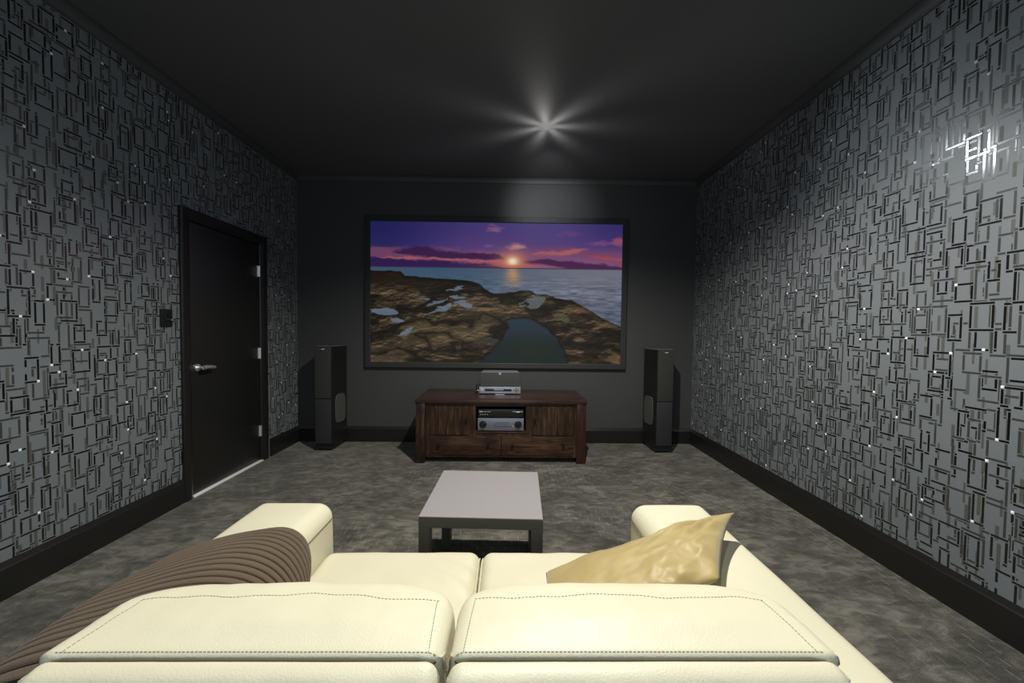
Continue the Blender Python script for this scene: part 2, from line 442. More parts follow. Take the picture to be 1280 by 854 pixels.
# jamb lining behind it
for y0_, y1_ in ((DY0, ya_i), (yb_i, DY1)): bx(bm, L-.12, L+.001, y0_, y1_, 0, zt)
bx(bm, L-.12, L+.001, DY0, DY1, zt, DH)
bmobj('door_frame', bm, M_TRIM, dr)
box('door_leaf', M_DOOR, dr, L-.045, L-.008, ya_i+.003, yb_i-.003, .012, zt-.004, .0015)
box('threshold', M_WHITE, dr, L-.05, L+.020, ya_i-.005, yb_i+.005, .0, .010, .002)
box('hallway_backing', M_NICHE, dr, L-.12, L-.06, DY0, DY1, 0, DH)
for z in (.24, .98, 1.75):
    bm = bmesh.new(); cyl(bm, (L+.001, yb_i+.001, z), (0, 0, 1), .008, .10, 12); bx(bm, L-.009, L-.005, yb_i-.02, yb_i, z, z+.10)
    bmobj('hinge', bm, M_CHROME, dr, True)
hy, hz = ya_i+.068, .965
bm = bmesh.new(); cyl(bm, (L-.008, hy, hz), (1, 0, 0), .027, .010, 28); cyl(bm, (L+.002, hy, hz), (1, 0, 0), .012, .040, 18)
tube(bm, [(L+.045, hy-.008, hz), (L+.048, hy+.02, hz+.003), (L+.047, hy+.06, hz+.001), (L+.044, hy+.095, hz-.004), (L+.040, hy+.112, hz-.006)], [.017, .016, .014, .013, .012], 14)
bmobj('door_handle', bm, M_CHROME, dr, True)
box('latch_plate', M_CHROME, dr, L-.010, L+.0015, ya_i-.006, ya_i+.001, hz-.03, hz+.03, .001)

# light switch
sw = empty('light_switch', (L, 2.62, 1.335), 'small square black switch plate on the patterned wall beside the door', 'switch')
box('switch_plate', M_BLKPL, sw, L, L+.014, 2.577, 2.663, 1.276, 1.394, .004)
bm = bmesh.new(); cyl(bm, (L+.012, 2.628, 1.350), (1, 0, 0), .010, .006, 18); bmobj('dimmer_knob', bm, M_IRON, sw, True)
box('rocker', M_NICHE, sw, L+.012, L+.022, 2.604, 2.640, 1.313, 1.328, .003)
bm = bmesh.new(); cyl(bm, (L+.020, 2.645, 1.320), (1, 0, 0), .006, .008, 14); tag(bmobj('indicator', bm, M_CHROME, sw, True), 'tiny chrome toggle end')

# ================= screen =================
SX0, SX1, SZ0, SZ1, SY = -1.512, 1.268, .905, 2.452, D-.038
scr = empty('projection_screen', ((SX0+SX1)/2, D, SZ0-.09), 'huge wide black framed wall screen showing a purple sunset over a rocky shore', 'screen')
FW = .062
def bar(x0, x1, z0, z1, horiz, flip):
    # mitred bevelled frame member
    bm = bmesh.new(); y_b, y_f = D, SY-.012
    if horiz: o_, i_ = (z1, z0) if flip else (z0, z1)
    O = (SX0-FW, SX1+FW, SZ0-FW, SZ1+FW); I = (SX0, SX1, SZ0, SZ1)
    return bm
corn_o = [(SX0-FW, SZ0-FW), (SX1+FW, SZ0-FW), (SX1+FW, SZ1+FW), (SX0-FW, SZ1+FW)]
corn_i = [(SX0, SZ0), (SX1, SZ0), (SX1, SZ1), (SX0, SZ1)]
for k in range(4):
    bm = bmesh.new(); k2 = (k+1) % 4; rows = []
    for (ox, oz), (ix, iz) in ((corn_o[k], corn_i[k]), (corn_o[k2], corn_i[k2])):
        lp = lambda t, y: bm.verts.new((ox+(ix-ox)*t, y, oz+(iz-oz)*t))
        rows.append([lp(0, D), lp(0, SY-.006), lp(.07, SY-.012), lp(.88, SY-.012), lp(.96, SY-.010), lp(1, SY-.004), lp(1, D)])
    n = len(rows[0])
    for i in range(n): bm.faces.new((rows[0][i], rows[0][(i+1) % n], rows[1][(i+1) % n], rows[1][i]))
    bm.faces.new(rows[0]); bm.faces.new(rows[1][::-1])
    bmobj('frame_bar', bm, M_FRAME, scr)
# the picture on the screen, computed as colours over a fine grid
def fbm(W, Hh, fx, fy, seed, octv=5, gain=.55):
    r = np.random.RandomState(seed); out = np.zeros((Hh, W)); amp = 1; tot = 0
    for o_ in range(octv):
        gx, gy = int(fx*2**o_)+2, int(fy*2**o_)+2; G = r.rand(gy+2, gx+2)
        X = np.linspace(0, fx*2**o_, W); Y = np.linspace(0, fy*2**o_, Hh)
        xi = X.astype(int); yi = Y.astype(int); xf = X-xi; yf = Y-yi
        xf = xf*xf*(3-2*xf); yf = (yf*yf*(3-2*yf))[:, None]
        a_ = G[yi][:, xi]*(1-xf)+G[yi][:, xi+1]*xf; b_ = G[yi+1][:, xi]*(1-xf)+G[yi+1][:, xi+1]*xf
        out += amp*(a_*(1-yf)+b_*yf); tot += amp; amp *= gain
    return out/tot
PW, PH = 480, 268
u = np.linspace(0, 1, PW)[None, :]; vv = np.linspace(0, 1, PH)[:, None]; U, Vv = np.broadcast_arrays(u, vv)
def ss(e0, e1, x): t = np.clip((x-e0)/(e1-e0), 0, 1); return t*t*(3-2*t)
def mixc(img, c_, m_): return img*(1-m_[..., None])+np.array(c_, float)*m_[..., None]
def interp(x, pts): return np.interp(x, [p[0] for p in pts], [p[1] for p in pts])
img = np.zeros((PH, PW, 3))+np.array((34, 34, 96.))
img = mixc(img, (78, 62, 128), ss(0, .5, U)*(1-.45*ss(.75, 1, U))); img = mixc(img, (104, 74, 130), ss(.02, .26, Vv)*(.25+.6*ss(.1, .5, U)))
img = mixc(img, (160, 100, 130), ss(.14, .30, Vv)*ss(.3, .6, U)*.7)
sun = np.sqrt(((U-.563)*1.78)**2+((Vv-.272)*1.25)**2)
n1 = fbm(PW, PH, 7, 18, 1); n2 = fbm(PW, PH, 16, 34, 2); n3 = fbm(PW, PH, 40, 60, 3, 3); nn = .6*n1+.4*n2
# clouds
def cloud(c_, pts_top, pts_bot, amt=1, soft=.012, wob=.05):
    global img
    t_ = interp(U, pts_top)+(nn-.5)*wob*2.2+(n3-.5)*.025; b_ = interp(U, pts_bot)+(n2-.5)*wob*1.3+(n3-.5)*.012
    x0_, x1_ = pts_top[0][0], pts_top[-1][0]
    m_ = ss(-soft, soft, Vv-t_)*ss(-soft, soft, b_-Vv)*ss(x0_-.01, x0_+.03, U)*(1-ss(x1_-.03, x1_+.01, U))*amt
    img = mixc(img, c_, m_)
cloud((176, 92, 108), [(-.1, .15), (.1, .19), (.3, .19), (.55, .24)], [(-.1, .25), (.55, .29)], .55, .02)
cloud((140, 70, 100), [(.6, .20), (.72, .20), (.8, .18), (1.1, .22)], [(.6, .24), (.8, .25), (1.1, .30)], .5, .03, .09)
cloud((200, 110, 105), [(.63, .215), (.74, .21), (.87, .16)], [(.63, .225), (.76, .235), (.87, .18)], .75, .012, .03)
cloud((58, 30, 76), [(.08, .215), (.14, .19), (.18, .172), (.3, .20), (.42, .222), (.54, .245)], [(.08, .22), (.16, .235), (.3, .25), (.42, .262), (.54, .27)], .92, .008, .03)
cloud((205, 105, 95), [(.02, .252), (.2, .250), (.4, .262), (.55, .275)], [(.02, .262), (.2, .262), (.4, .272), (.55, .284)], .7, .006, .02)
cloud((52, 28, 80), [(-.1, .262), (.2, .272), (.4, .285), (.53, .30)], [(-.1, .33), (.53, .33)], .9, .008, .02)
cloud((72, 32, 76), [(.60, .262), (.70, .255), (.8, .272), (.92, .285), (1.1, .31)], [(.60, .275), (.68, .285), (.8, .33), (1.1, .34)], .9, .008, .02)
cloud((190, 80, 80), [(.86, .235), (1.1, .225)], [(.86, .24), (1.1, .262)], .8, .01, .03)
for cx_, cy_, rx_, ry_, c_, a_ in ((.48, .035, .05, .035, (190, 120, 140), .8), (.58, .165, .04, .025, (215, 150, 150), .8), (.47, .165, .02, .012, (150, 110, 160), .5), (.78, .08, .06, .03, (130, 70, 130), .6), (.99, .12, .03, .03, (180, 90, 110), .8), (.90, .13, .06, .02, (160, 95, 140), .6)):
    e_ = ((U-cx_)/rx_)**2+((Vv-cy_)/ry_)**2; img = mixc(img, c_, np.clip(.9-e_*.8+(nn-.5)*3.5+(n3-.5)*1.6, 0, 1)*a_*np.exp(-e_*.35))
img = mixc(img, (232, 140, 90), np.exp(-(sun/.10)**2)*.75); img = mixc(img, (255, 215, 140), np.exp(-(sun/.045)**2)*.9); img = mixc(img, (255, 250, 225), np.exp(-(sun/.027)**2))
img = mixc(img, (225, 100, 70), np.exp(-((Vv-.305)/.008)**2)*np.exp(-((U-.563)/.12)**2)*.7)
# sea
hor = .316
sea = np.zeros_like(img)+np.array((66, 92, 116.)); sea = mixc(sea, (120, 122, 138), ss(.25, .9, U)); sea = mixc(sea, (88, 98, 118), ss(.4, .75, Vv)*ss(.6, .9, U))
wv = fbm(PW, PH, 26, 110, 5, 3); sea *= (1+(wv-.5)*.75*ss(hor, .5, Vv)[..., None][..., 0])[..., None]
sea = mixc(sea, (215, 160, 110), np.exp(-((U-.563)/(.022+.12*(Vv-hor)))**2)*(1-ss(.36, .50, Vv))*.75*(.6+.8*wv)); sea = mixc(sea, (60, 40, 80), 1-ss(hor, hor+.012, Vv))
img = np.where((Vv > hor)[..., None], sea, img)
# rocks
edge = interp(U, [(0, .345), (.12, .352), (.135, .385), (.22, .392), (.3, .402), (.40, .415), (.43, .43), (.455, .47), (.49, .505), (.52, .503), (.6, .478), (.64, .482), (.66, .505), (.70, .505), (.74, .53), (.80, .545), (.86, .60), (.92, .665), (1, .73)])+(n3-.5)*.012
r1 = fbm(PW, PH, 9, 14, 8, 6, .62); r2 = fbm(PW, PH, 24, 40, 9, 4, .6)
gy_, gx_ = np.gradient(r1*6+r2*3); shade = np.clip(.55+(-gy_*2.2-gx_*1.1)*1.2, .1, 1.5)
rock = np.array((92, 76, 56.))[None, None]*shade[..., None]*np.ones_like(img)
rock = mixc(rock, (120, 84, 60), ss(.66, .85, U)*ss(.45, .6, r1)*.7); rock *= (.75+.6*(r2))[..., None]
# ledges running to the right and up
big_ = fbm(PW, PH, 5, 5, 78, 4, .55); dgl = np.sin((Vv*1.0+U*.30*(1-U*1.4)+(big_-.5)*.55)*30)
rock = rock*.55+rock.mean(axis=(0, 1))*.45
rock *= (.50+.70*ss(-.8, .6, dgl)*(.55+.6*big_)/.85)[..., None]
rock = mixc(rock, (112, 96, 72), ss(.5, .62, big_)*ss(.5, .6, Vv)*(1-ss(.45, .6, U))*.5*(.6+.6*r2)); rock = mixc(rock, (22, 18, 13), ss(.85, .99, -dgl)*.75)
rock = mixc(rock, (58, 62, 30), ss(.55, .7, r2)*.35)
rock = mixc(rock, (30, 24, 18), (1-ss(.42, .52, Vv+(n3-.5)*.03-(U-.2)*.02))*(1-ss(.40, .46, U))*.85)
rock = mixc(rock, (20, 16, 12), ss(.56, .68, 1-r1)*.7)
rock = mixc(rock, (70, 30, 20), (1-ss(.36, .39, Vv))*(1-ss(.11, .13, U))*.5)
def blob(cx_, cy_, rx_, ry_, rot=0, wob=.9):
    c__, s__ = math.cos(rot), math.sin(rot); u_ = U-cx_+(r2-.5)*.05; v_ = (Vv-cy_+(n2-.5)*.045)*.56; x_ = u_*c__+v_*s__; y_ = -u_*s__+v_*c__
    return ss(0, .25, 1-(x_/rx_)**2-(y_/ry_)**2+(r2-.5)*wob)
for b_ in ((.06, .645, .055, .013, 0), (.10, .705, .035, .010, 0), (.37, .585, .035, .014, .35), (.345, .53, .035, .006, -.1), (.26, .57, .05, .006, -.35), (.21, .545, .03, .004, 0), (.145, .78, .03, .010, -.5), (.28, .615, .05, .008, -.4), (.33, .47, .04, .005, -.25), (.47, .84, .035, .012, 0)):
    img_c = (112, 130, 148) if b_[0] != .47 else (44, 58, 60); rock = mixc(rock, img_c, blob(*b_)*.85)
rock = mixc(rock, (118, 124, 128), blob(.655, .55, .05, .028, -.5, 2.2)*.75)
rock = mixc(rock, (92, 92, 76), blob(.77, .665, .035, .012, .5, 2)*.6)
# big pool
poly = [(.545, .69), (.60, .675), (.645, .69), (.70, .74), (.745, .82), (.768, .90), (.79, 1.01), (.42, 1.01), (.47, .94), (.515, .85), (.548, .76)]
ins = np.zeros((PH, PW), bool); k = len(poly)
uw = U+(r2-.5)*.02; vw = Vv+(n3-.5)*.02
for i in range(k):
    (x1_, y1_), (x2_, y2_) = poly[i], poly[(i+1) % k]
    cnd = ((y1_ > vw) != (y2_ > vw)) & (uw < (x2_-x1_)*(vw-y1_)/(y2_-y1_+1e-9)+x1_); ins ^= cnd
pl = ins.astype(float)
pb = pl.copy()
for _ in range(3): pb = (pb+np.roll(pb, 1, 0)+np.roll(pb, -1, 0)+np.roll(pb, 1, 1)+np.roll(pb, -1, 1))/5
dk = np.clip(np.roll(pb, 4, 1)+np.roll(pb, -4, 0), 0, 1)
rock = mixc(rock, (12, 9, 7), dk*.75)
pool = np.zeros_like(img)+np.array((38, 56, 70.)); pool = mixc(pool, (24, 38, 40), ss(.72, .9, Vv)); pool = mixc(pool, (34, 44, 30), np.exp(-((U-.64)/.09)**2-((Vv-.9)/.08)**2)*.7); pool *= (.9+.25*r1)[..., None]
rock = rock*(1-pb[..., None])+pool*pb[..., None]
mk = ss(-.003, .004, Vv-edge)
rock *= (.55+.45*ss(0, .03, Vv-edge))[..., None]
img = img*(1-mk[..., None])+rock*mk[..., None]
img = np.clip(img*.90, 0, 255)/255; lin = np.where(img <= .04045, img/12.92, ((img+.055)/1.055)**2.4)
xs_ = np.linspace(SX0, SX1, PW); zs_ = np.linspace(SZ1, SZ0, PH)
XX, ZZ = np.meshgrid(xs_, zs_)
me = bpy.data.meshes.new('display')
vt = np.stack([XX.ravel()-scr.location.x, np.full(PW*PH, SY-scr.location.y), ZZ.ravel()-scr.location.z], 1)
ii = np.arange((PH-1)*(PW-1)); rr_ = ii//(PW-1); cc_ = ii % (PW-1); b0 = rr_*PW+cc_
fc = np.stack([b0, b0+PW, b0+PW+1, b0+1], 1).astype(np.int32)
me.vertices.add(len(vt)); me.vertices.foreach_set('co', vt.ravel().astype(np.float32))
me.loops.add(fc.size); me.loops.foreach_set('vertex_index', fc.ravel())
me.polygons.add(len(fc)); me.polygons.foreach_set('loop_start', np.arange(0, fc.size, 4, dtype=np.int32)); me.update(calc_edges=True)
ca = me.color_attributes.new('picture', 'FLOAT_COLOR', 'POINT')
ca.data.foreach_set('color', np.concatenate([lin.reshape(-1, 3), np.ones((PW*PH, 1))], 1).ravel().astype(np.float32))
a = NT('screen_picture'); at_ = a.n('ShaderNodeAttribute', attribute_name='picture')
a.set(Base_Color=(.01, .01, .01), Roughness=.6, Specular_IOR_Level=.1, Emission_Color=at_.outputs['Color'], Emission_Strength=.92)
me.materials.append(a.m); dsp = bpy.data.objects.new('display', me); COL.objects.link(dsp); dsp.parent = scr
tag(dsp, 'picture of a sunset sea with rock pools')

# ================= media cabinet =================
CX0, CX1, CF, CB, CT = -.866, .769, 3.560, 4.215, .609
cab = empty('media_cabinet', ((CX0+CX1)/2, (CF+CB)/2, 0), 'dark reddish wooden media cabinet with two doors, open niche and drawers', 'cabinet')
box('cabinet_top', M_WTOP, cab, CX0, CX1, CF, CB, CT-.030, CT, .004)
LW = .088
for x0_, x1_ in ((CX0+.008, CX0+.008+LW), (CX1-.008-LW, CX1-.008)):
    for y0_, y1_ in ((CF+.012, CF+.012+LW), (CB-.012-LW, CB-.012)):
        box('leg', M_WOODR if x0_ > 0 else M_WOODZ, cab, x0_, x1_, y0_, y1_, 0, CT-.030, .003)
FX0, FX1 = CX0+.008+LW, CX1-.008-LW; FY = CF+.028    # front plane between the posts
for x in (CX0+.022, CX1-.042): box('side_panel', M_WOODX, cab, x, x+.02, CF+.09, CB-.09, .06, CT-.03)
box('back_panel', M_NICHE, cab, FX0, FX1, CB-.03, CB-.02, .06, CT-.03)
NX0, NX1, NZ0, NZ1 = -.292, .188, .300, .545
bm = bmesh.new()
bx(bm, FX0, FX1, FY, FY+.02, NZ1, CT-.030); bx(bm, NX0-.055, NX1+.055, FY, FY+.02, .262, NZ0-.014); bx(bm, FX0, FX1, FY, FY+.02, .055, .070)
bx(bm, FX0, FX0+.045, FY, FY+.02, .070, NZ1); bx(bm, FX1-.045+.02, FX1, FY, FY+.02, .070, NZ1)
bx(bm, NX0-.055, NX0, FY, FY+.02, NZ0-.014, NZ1); bx(bm, NX1, NX1+.055, FY, FY+.02, NZ0-.014, NZ1)
bmobj('front_frame', bm, M_WOODZ, cab)
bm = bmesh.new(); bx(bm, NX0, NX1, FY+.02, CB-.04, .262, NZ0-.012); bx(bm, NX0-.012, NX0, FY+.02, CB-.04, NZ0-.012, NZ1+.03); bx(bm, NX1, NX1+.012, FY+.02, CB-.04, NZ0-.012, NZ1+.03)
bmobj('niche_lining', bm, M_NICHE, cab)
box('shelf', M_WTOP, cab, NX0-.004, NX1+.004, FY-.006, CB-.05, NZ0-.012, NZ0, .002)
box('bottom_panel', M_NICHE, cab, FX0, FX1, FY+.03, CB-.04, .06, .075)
def pull(name, x, z, par, w_=.020, h_=.034):
    bm = bmesh.new(); cyl(bm, (x, FY-.006, z+.010), (0, -1, 0), .006, .018, 12); bx(bm, x-w_/2, x+w_/2, FY-.034, FY-.022, z-h_/2, z+h_/2, .003)
    return bmobj(name, bm, M_IRON, par, True)
for dx0, dx1, px_ in ((FX0+.045, NX0-.055, NX0-.085), (NX1+.055, FX1-.025, NX1+.085)):
    dz0, dz1 = .268, NZ1
    d_ = box('door', M_NICHE, cab, dx0+.002, dx1-.002, FY+.004, FY+.018, dz0, dz1)
    np_ = 5; wd = (dx1-dx0-.004)/np_
    for k in range(np_):
        o_ = box('plank', M_WOODZ, d_, dx0+.002+wd*k+.0008, dx0+.002+wd*(k+1)-.0008, FY-.004-.001*(k % 2), FY+.004, dz0+.002, dz1-.002, .0015, 1)
    pull('door_pull', px_, .425, d_)
DM = -.045
for dx0, dx1, kx in ((FX0+.045, DM-.002, (-.640, -.170)), (DM+.002, FX1-.025, (.060, .545))):
    d_ = box('drawer', M_WOODX, cab, dx0, dx1, FY-.006, FY+.020, .072, .256, .003)
    for x in kx: pull('knob', x, .178, d_, .022, .026)
box('inlay_strip', M_WTOP, cab, FX0+.03, FX1-.01, FY-.003, FY+.012, .2575, .2625)

# receiver and disc box in the niche, player and centre speaker on top
def device(name, label, x0, x1, yf, yb, z0, z1, body, face, cat='player'):
    e = empty(name, ((x0+x1)/2, (yf+yb)/2, z0), label, cat)
    box('casing', body, e, x0, x1, yf+.006, yb, z0+.010, z1, .002)
    box('front_panel', face, e, x0, x1, yf, yb-(yb-yf)+.008, z0+.010, z1, .002)
    for x in (x0+.04, x1-.04):
        bm = bmesh.new(); cyl(bm, (x, yf+.04, z0), (0, 0, 1), .016, .012, 16); bmobj('foot', bm, M_BLKPL, e)
        bm = bmesh.new(); cyl(bm, (x, yb-.04, z0), (0, 0, 1), .016, .012, 16); bmobj('foot', bm, M_BLKPL, e)
    return e
yf = FY+.012
rc = device('av_receiver', 'silver receiver with two round black knobs inside the cabinet niche', -.272, .168, yf, yf+.34, NZ0, NZ0+.125, M_SILVER, M_SILVER, 'receiver')
for x in (-.222, .114):
    bm = bmesh.new(); cyl(bm, (x, yf-.002, NZ0+.070), (0, -1, 0), .034, .006, 32); cyl(bm, (x, yf-.008, NZ0+.070), (0, -1, 0), .026, .022, 32, .023)
    k_ = bmobj('dial', bm, M_BLKPL, rc, True)
bm = bmesh.new()
for i in range(10): bx(bm, -.112+i*.019, -.112+i*.019+.010, yf-.003, yf+.002, NZ0+.046, NZ0+.053)
for i in range(7): bx(bm, -.095+i*.018, -.095+i*.018+.012, yf-.002, yf+.002, NZ0+.086, NZ0+.090)
for i in range(5): cyl(bm, (-.11+i*.030, yf+.001, NZ0+.072), (0, -1, 0), .004, .004, 10)
bmobj('button_row', bm, M_IRON, rc)
bm = bmesh.new(); cyl(bm, (.064, yf+.001, NZ0+.052), (0, -1, 0), .008, .005, 16); bmobj('socket', bm, M_CHROME, rc, True)
box('cap_strip', M_SILVERL, rc, -.272, .168, yf-.002, yf+.012, NZ0+.118, NZ0+.127, .001)
sb = device('black_disc_player', 'black box with faint silver marks stacked on the receiver in the niche', -.268, .164, yf+.012, yf+.33, NZ0+.127, NZ0+.212, M_BLKPL, M_BLKPL)
bm = bmesh.new(); bx(bm, -.258, -.230, yf+.009, yf+.013, NZ0+.186, NZ0+.192); bx(bm, -.226, -.150, yf+.0095, yf+.013, NZ0+.188, NZ0+.190)
bx(bm, .060, .160, yf+.0095, yf+.013, NZ0+.190, NZ0+.1925); bx(bm, .095, .130, yf+.009, yf+.013, NZ0+.184, NZ0+.190)
for i in range(4): bx(bm, -.250+i*.022, -.242+i*.022, yf+.0095, yf+.013, NZ0+.160, NZ0+.164)
tag(bmobj('silver_marking', bm, M_MARK, sb), kind='stuff')

pf = 3.885
dv = device('silver_disc_player', 'slim silver disc player with long dark display on the cabinet top', -.282, .144, pf, pf+.27, CT, CT+.078, M_SILVER, M_SILVERL)
box('display_window', M_DISP, dv, -.222, .052, pf-.002, pf+.002, CT+.032, CT+.056)
box('disc_tray', M_SILVER, dv, -.130, -.030, pf-.004, pf+.002, CT+.0435, CT+.0545)
bm = bmesh.new()
for dx_, dz_ in ((-.020, 0), (.020, 0), (0, .016), (0, -.016), (0, 0)): cyl(bm, (.100+dx_, pf+.001, CT+.045+dz_), (0, -1, 0), .006, .005, 12)
bmobj('button_cluster', bm, M_IRON, dv)
bm = bmesh.new(); bx(bm, -.270, -.240, pf-.001, pf+.002, CT+.062, CT+.066); cyl(bm, (-.252, pf+.001, CT+.045), (0, -1, 0), .007, .005, 14); bmobj('power_button', bm, M_MARK, dv)
box('front_card', M_MARK, dv, -.115, -.020, pf-.025, pf-.004, CT+.0005, CT+.0015)
cs = empty('centre_speaker', (-.070, 4.05, CT+.078), 'silver topped centre speaker with grey cloth front lying on the disc player', 'speaker')
cz, ct_ = CT+.078, .832
bm = bmesh.new()
A = [(-.272, 3.935), (.134, 3.935), (.118, 4.14), (-.256, 4.14)]
lo = [bm.verts.new((x, y, cz+.002)) for x, y in A]; hi = [bm.verts.new((x, y, ct_)) for x, y in A]
bm.faces.new(lo[::-1]); bm.faces.new(hi)
for k in range(4): bm.faces.new((lo[k], lo[(k+1) % 4], hi[(k+1) % 4], hi[k]))
bmesh.ops.bevel(bm, geom=list(bm.edges), offset=.004, segments=2, affect='EDGES'); bmobj('housing', bm, M_SILVERL, cs, True)
box('grille', simple('dark_grey_cloth', (.045, .048, .046), .85, 0, .2, 400), cs, -.274, .136, 3.922, 3.938, cz+.004, ct_-.002, .004)
bm = bmesh.new(); cyl(bm, (-.070, 3.921, ct_-.012), (0, -1, 0), .014, .004, 20); bx(bm, -.082, -.058, 3.918, 3.922, ct_-.012, ct_-.001); bmobj('badge', bm, M_SILVERL, cs)
# plug and cable at the player's side
cb = empty('cable_plug', (-.306, 3.93, CT), 'short black plug with cable beside the left end of the silver player', 'cable')
bm = bmesh.new(); tube(bm, [(-.312, 3.93, CT+.005), (-.316, 3.93, CT+.030), (-.312, 3.93, CT+.065), (-.306, 3.93, CT+.095)], .006, 8); bmobj('cord', bm, M_BLKPL, cb, True)
bm = bmesh.new(); cyl(bm, (-.328, 3.93, CT+.025), (1, 0, 0), .012, .030, 14); bmobj('connector', bm, M_BLKPL, cb, True)
bm = bmesh.new(); cyl(bm, (-.300, 3.93, CT+.032), (1, 0, 0), .006, .012, 12); bmobj('metal_tip', bm, M_CHROME, cb, True)

# ================= tower speakers =================
def tower(cx, s, label):
    """s=+1: inner side faces +X (left speaker)"""
    e = empty('tower_speaker', (cx, 4.05, 0), label, 'speaker', 'tower speakers beside the screen')
    yf_, yb_, hf, hb_ = 3.925, 4.225, .086, .115; top = 1.083
    def plan(z, inset=0):
        o_ = []
        pts_ = [(-hf, yf_), (hf, yf_), (hb_, yb_-.05), (hb_-.02, yb_), (-hb_+.02, yb_), (-hb_, yb_-.05)]
        for x, y in pts_: o_.append((cx+s*.018*((y-yf_)/.3)+x*(1-inset), (y-4.07)*(1-inset*.6)+4.07, z))
        return o_
    bm = bmesh.new(); lev = [(.045, .03), (.055, 0), (top-.012, 0), (top, .012)]
    rs = [[bm.verts.new(p) for p in plan(z, i_)] for z, i_ in lev]
    for A, B in zip(rs, rs[1:]):
        for k in range(6): bm.faces.new((A[k], A[(k+1) % 6], B[(k+1) % 6], B[k]))
    bm.faces.new(rs[0][::-1]); bm.faces.new(rs[-1]); bmobj('cabinet_body', bm, M_SPK, e)
    bm = bmesh.new(); A = [bm.verts.new(p) for p in plan(top-.0005, .03)]; B = [bm.verts.new((p[0], p[1], top+.012 - .006*abs(p[0]-cx)/hb_)) for p in plan(top, .10)]
    for k in range(6): bm.faces.new((A[k], A[(k+1) % 6], B[(k+1) % 6], B[k]))
    bm.faces.new(B); bmobj('top_cap', bm, M_SPKTOP, e)
    box('upper_grille', M_GRILLE, e, cx-hf+.004, cx+hf-.004, yf_-.016, yf_+.002, .545, top-.006, .006)
    box('lower_front', M_SPKF, e, cx-hf+.004, cx+hf-.004, yf_-.012, yf_+.002, .075, .538, .006)
    box('maker_badge', M_MARK, e, cx-.012+s*-.0, cx+.022, yf_-.018, yf_-.015, top-.030, top-.024)
    # oval side woofer grille on the inner side
    bm = bmesh.new(); N = 40; xa = lambda y: cx+s*.018*((y-yf_)/.3)+s*(hf+(hb_-hf)*(y-yf_)/(yb_-.05-yf_))
    yc, zc, ry, rz = 4.065, .42, .085, .155
    fr, bk = [], []
    for k in range(N):
        t = 2*math.pi*k/N; c_, s_ = math.cos(t), math.sin(t)
        y = yc+ry*math.copysign(abs(c_)**.45, c_); z = zc+rz*math.copysign(abs(s_)**.45, s_)
        fr.append(bm.verts.new((xa(y)+s*.007, yc+(y-yc)*.95, zc+(z-zc)*.97))); bk.append(bm.verts.new((xa(y)-s*.002, y, z)))
    bm.faces.new(fr)
    for k in range(N): bm.faces.new((fr[k], fr[(k+1) % N], bk[(k+1) % N], bk[k]))
    tag(bmobj('side_woofer_grille', bm, M_WOOFER, e), 'lighter grey oblong woofer cover low on the inner side')
    box('plinth', M_SPK, e, cx-hf-.008+s*.006, cx+hf+.008+s*.006, yf_-.012, yb_-.02, .018, .046, .004)
    for ax_ in (-1, 1):
        for y in (yf_+.02, yb_-.06):
            bm = bmesh.new(); cyl(bm, (cx+s*.006+ax_*hf*.9, y, 0), (0, 0, 1), .006, .019, 12, .012); bmobj('foot', bm, M_CHROME, e)
    return e
tower(-1.893, 1, 'tall black floor speaker at the left of the cabinet, near the door')
tower(1.655, -1, 'tall black floor speaker at the right of the cabinet, near the patterned right wall')

# ================= coffee table =================
tb = empty('coffee_table', (-.0984, 1.642+.275, 0), 'low square grey coffee table with glossy pale top in front of the sofa', 'table')
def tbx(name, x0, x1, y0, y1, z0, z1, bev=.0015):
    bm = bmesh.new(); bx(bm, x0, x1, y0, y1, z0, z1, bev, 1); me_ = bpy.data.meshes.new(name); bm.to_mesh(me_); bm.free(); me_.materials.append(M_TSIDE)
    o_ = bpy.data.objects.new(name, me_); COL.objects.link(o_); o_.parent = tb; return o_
tb.rotation_euler = (0, 0, R(-2.13))
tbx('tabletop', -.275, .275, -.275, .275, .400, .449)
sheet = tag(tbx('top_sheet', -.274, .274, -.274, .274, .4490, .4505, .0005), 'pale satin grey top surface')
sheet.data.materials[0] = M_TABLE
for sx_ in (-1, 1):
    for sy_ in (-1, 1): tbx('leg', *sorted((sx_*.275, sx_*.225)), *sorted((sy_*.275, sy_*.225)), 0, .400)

# ================= sofa =================
sf = empty('leather_sofa', (-.085, .95, 0), 'cream leather two seat sofa seen from behind, facing the screen', 'sofa')
def fn(v, s, seed=0.0): return noise.noise(Vector((v.x*s+seed, v.y*s, v.z*s)))
AXL, AXR, ARW = -.665, .490, .280
# arms: profile in X-Z, lofted along Y
def arm(x0, x1, inner):
    r_in, r_out = .055, .030
    pr_ = [(x0, .09, .02), (x1, .09, .02), (x1, .605, r_in if inner == x1 else r_out), (x0, .605, r_in if inner == x0 else r_out)]
    def wp(v):
        cx_ = (x0+x1)/2; t = (v.x-cx_)/((x1-x0)/2)
        if v.z > .4: v.z += .010*(1-t*t)*min(1, (1.49-v.y)*6)
        v.z += .0022*fn(v, 6, 3)
        if v.y > 1.3: v.y += .012*math.sin(min(1, max(0, (v.z-.1)/.5))*math.pi)
        return v
    o_ = loft('arm', M_LEATH, sf, roundpoly(pr_), 'Y', .50, 1.475, .045, wp, .02)
    bm = bmesh.new(); xs2 = inner; s_ = 1 if inner == x1 else -1
    tube(bm, [(xs2-s_*.000, 1.435-.0, z) for z in ()]+[(xs2+s_*.0005, 1.44-.36*t, .548) for t in [k/12 for k in range(13)]], .0018, 6)
    w_ = bmobj('seam', bm, M_SEAM, o_, True); return o_
arm(-.945, AXL, AXL); arm(AXR, .772, AXR)
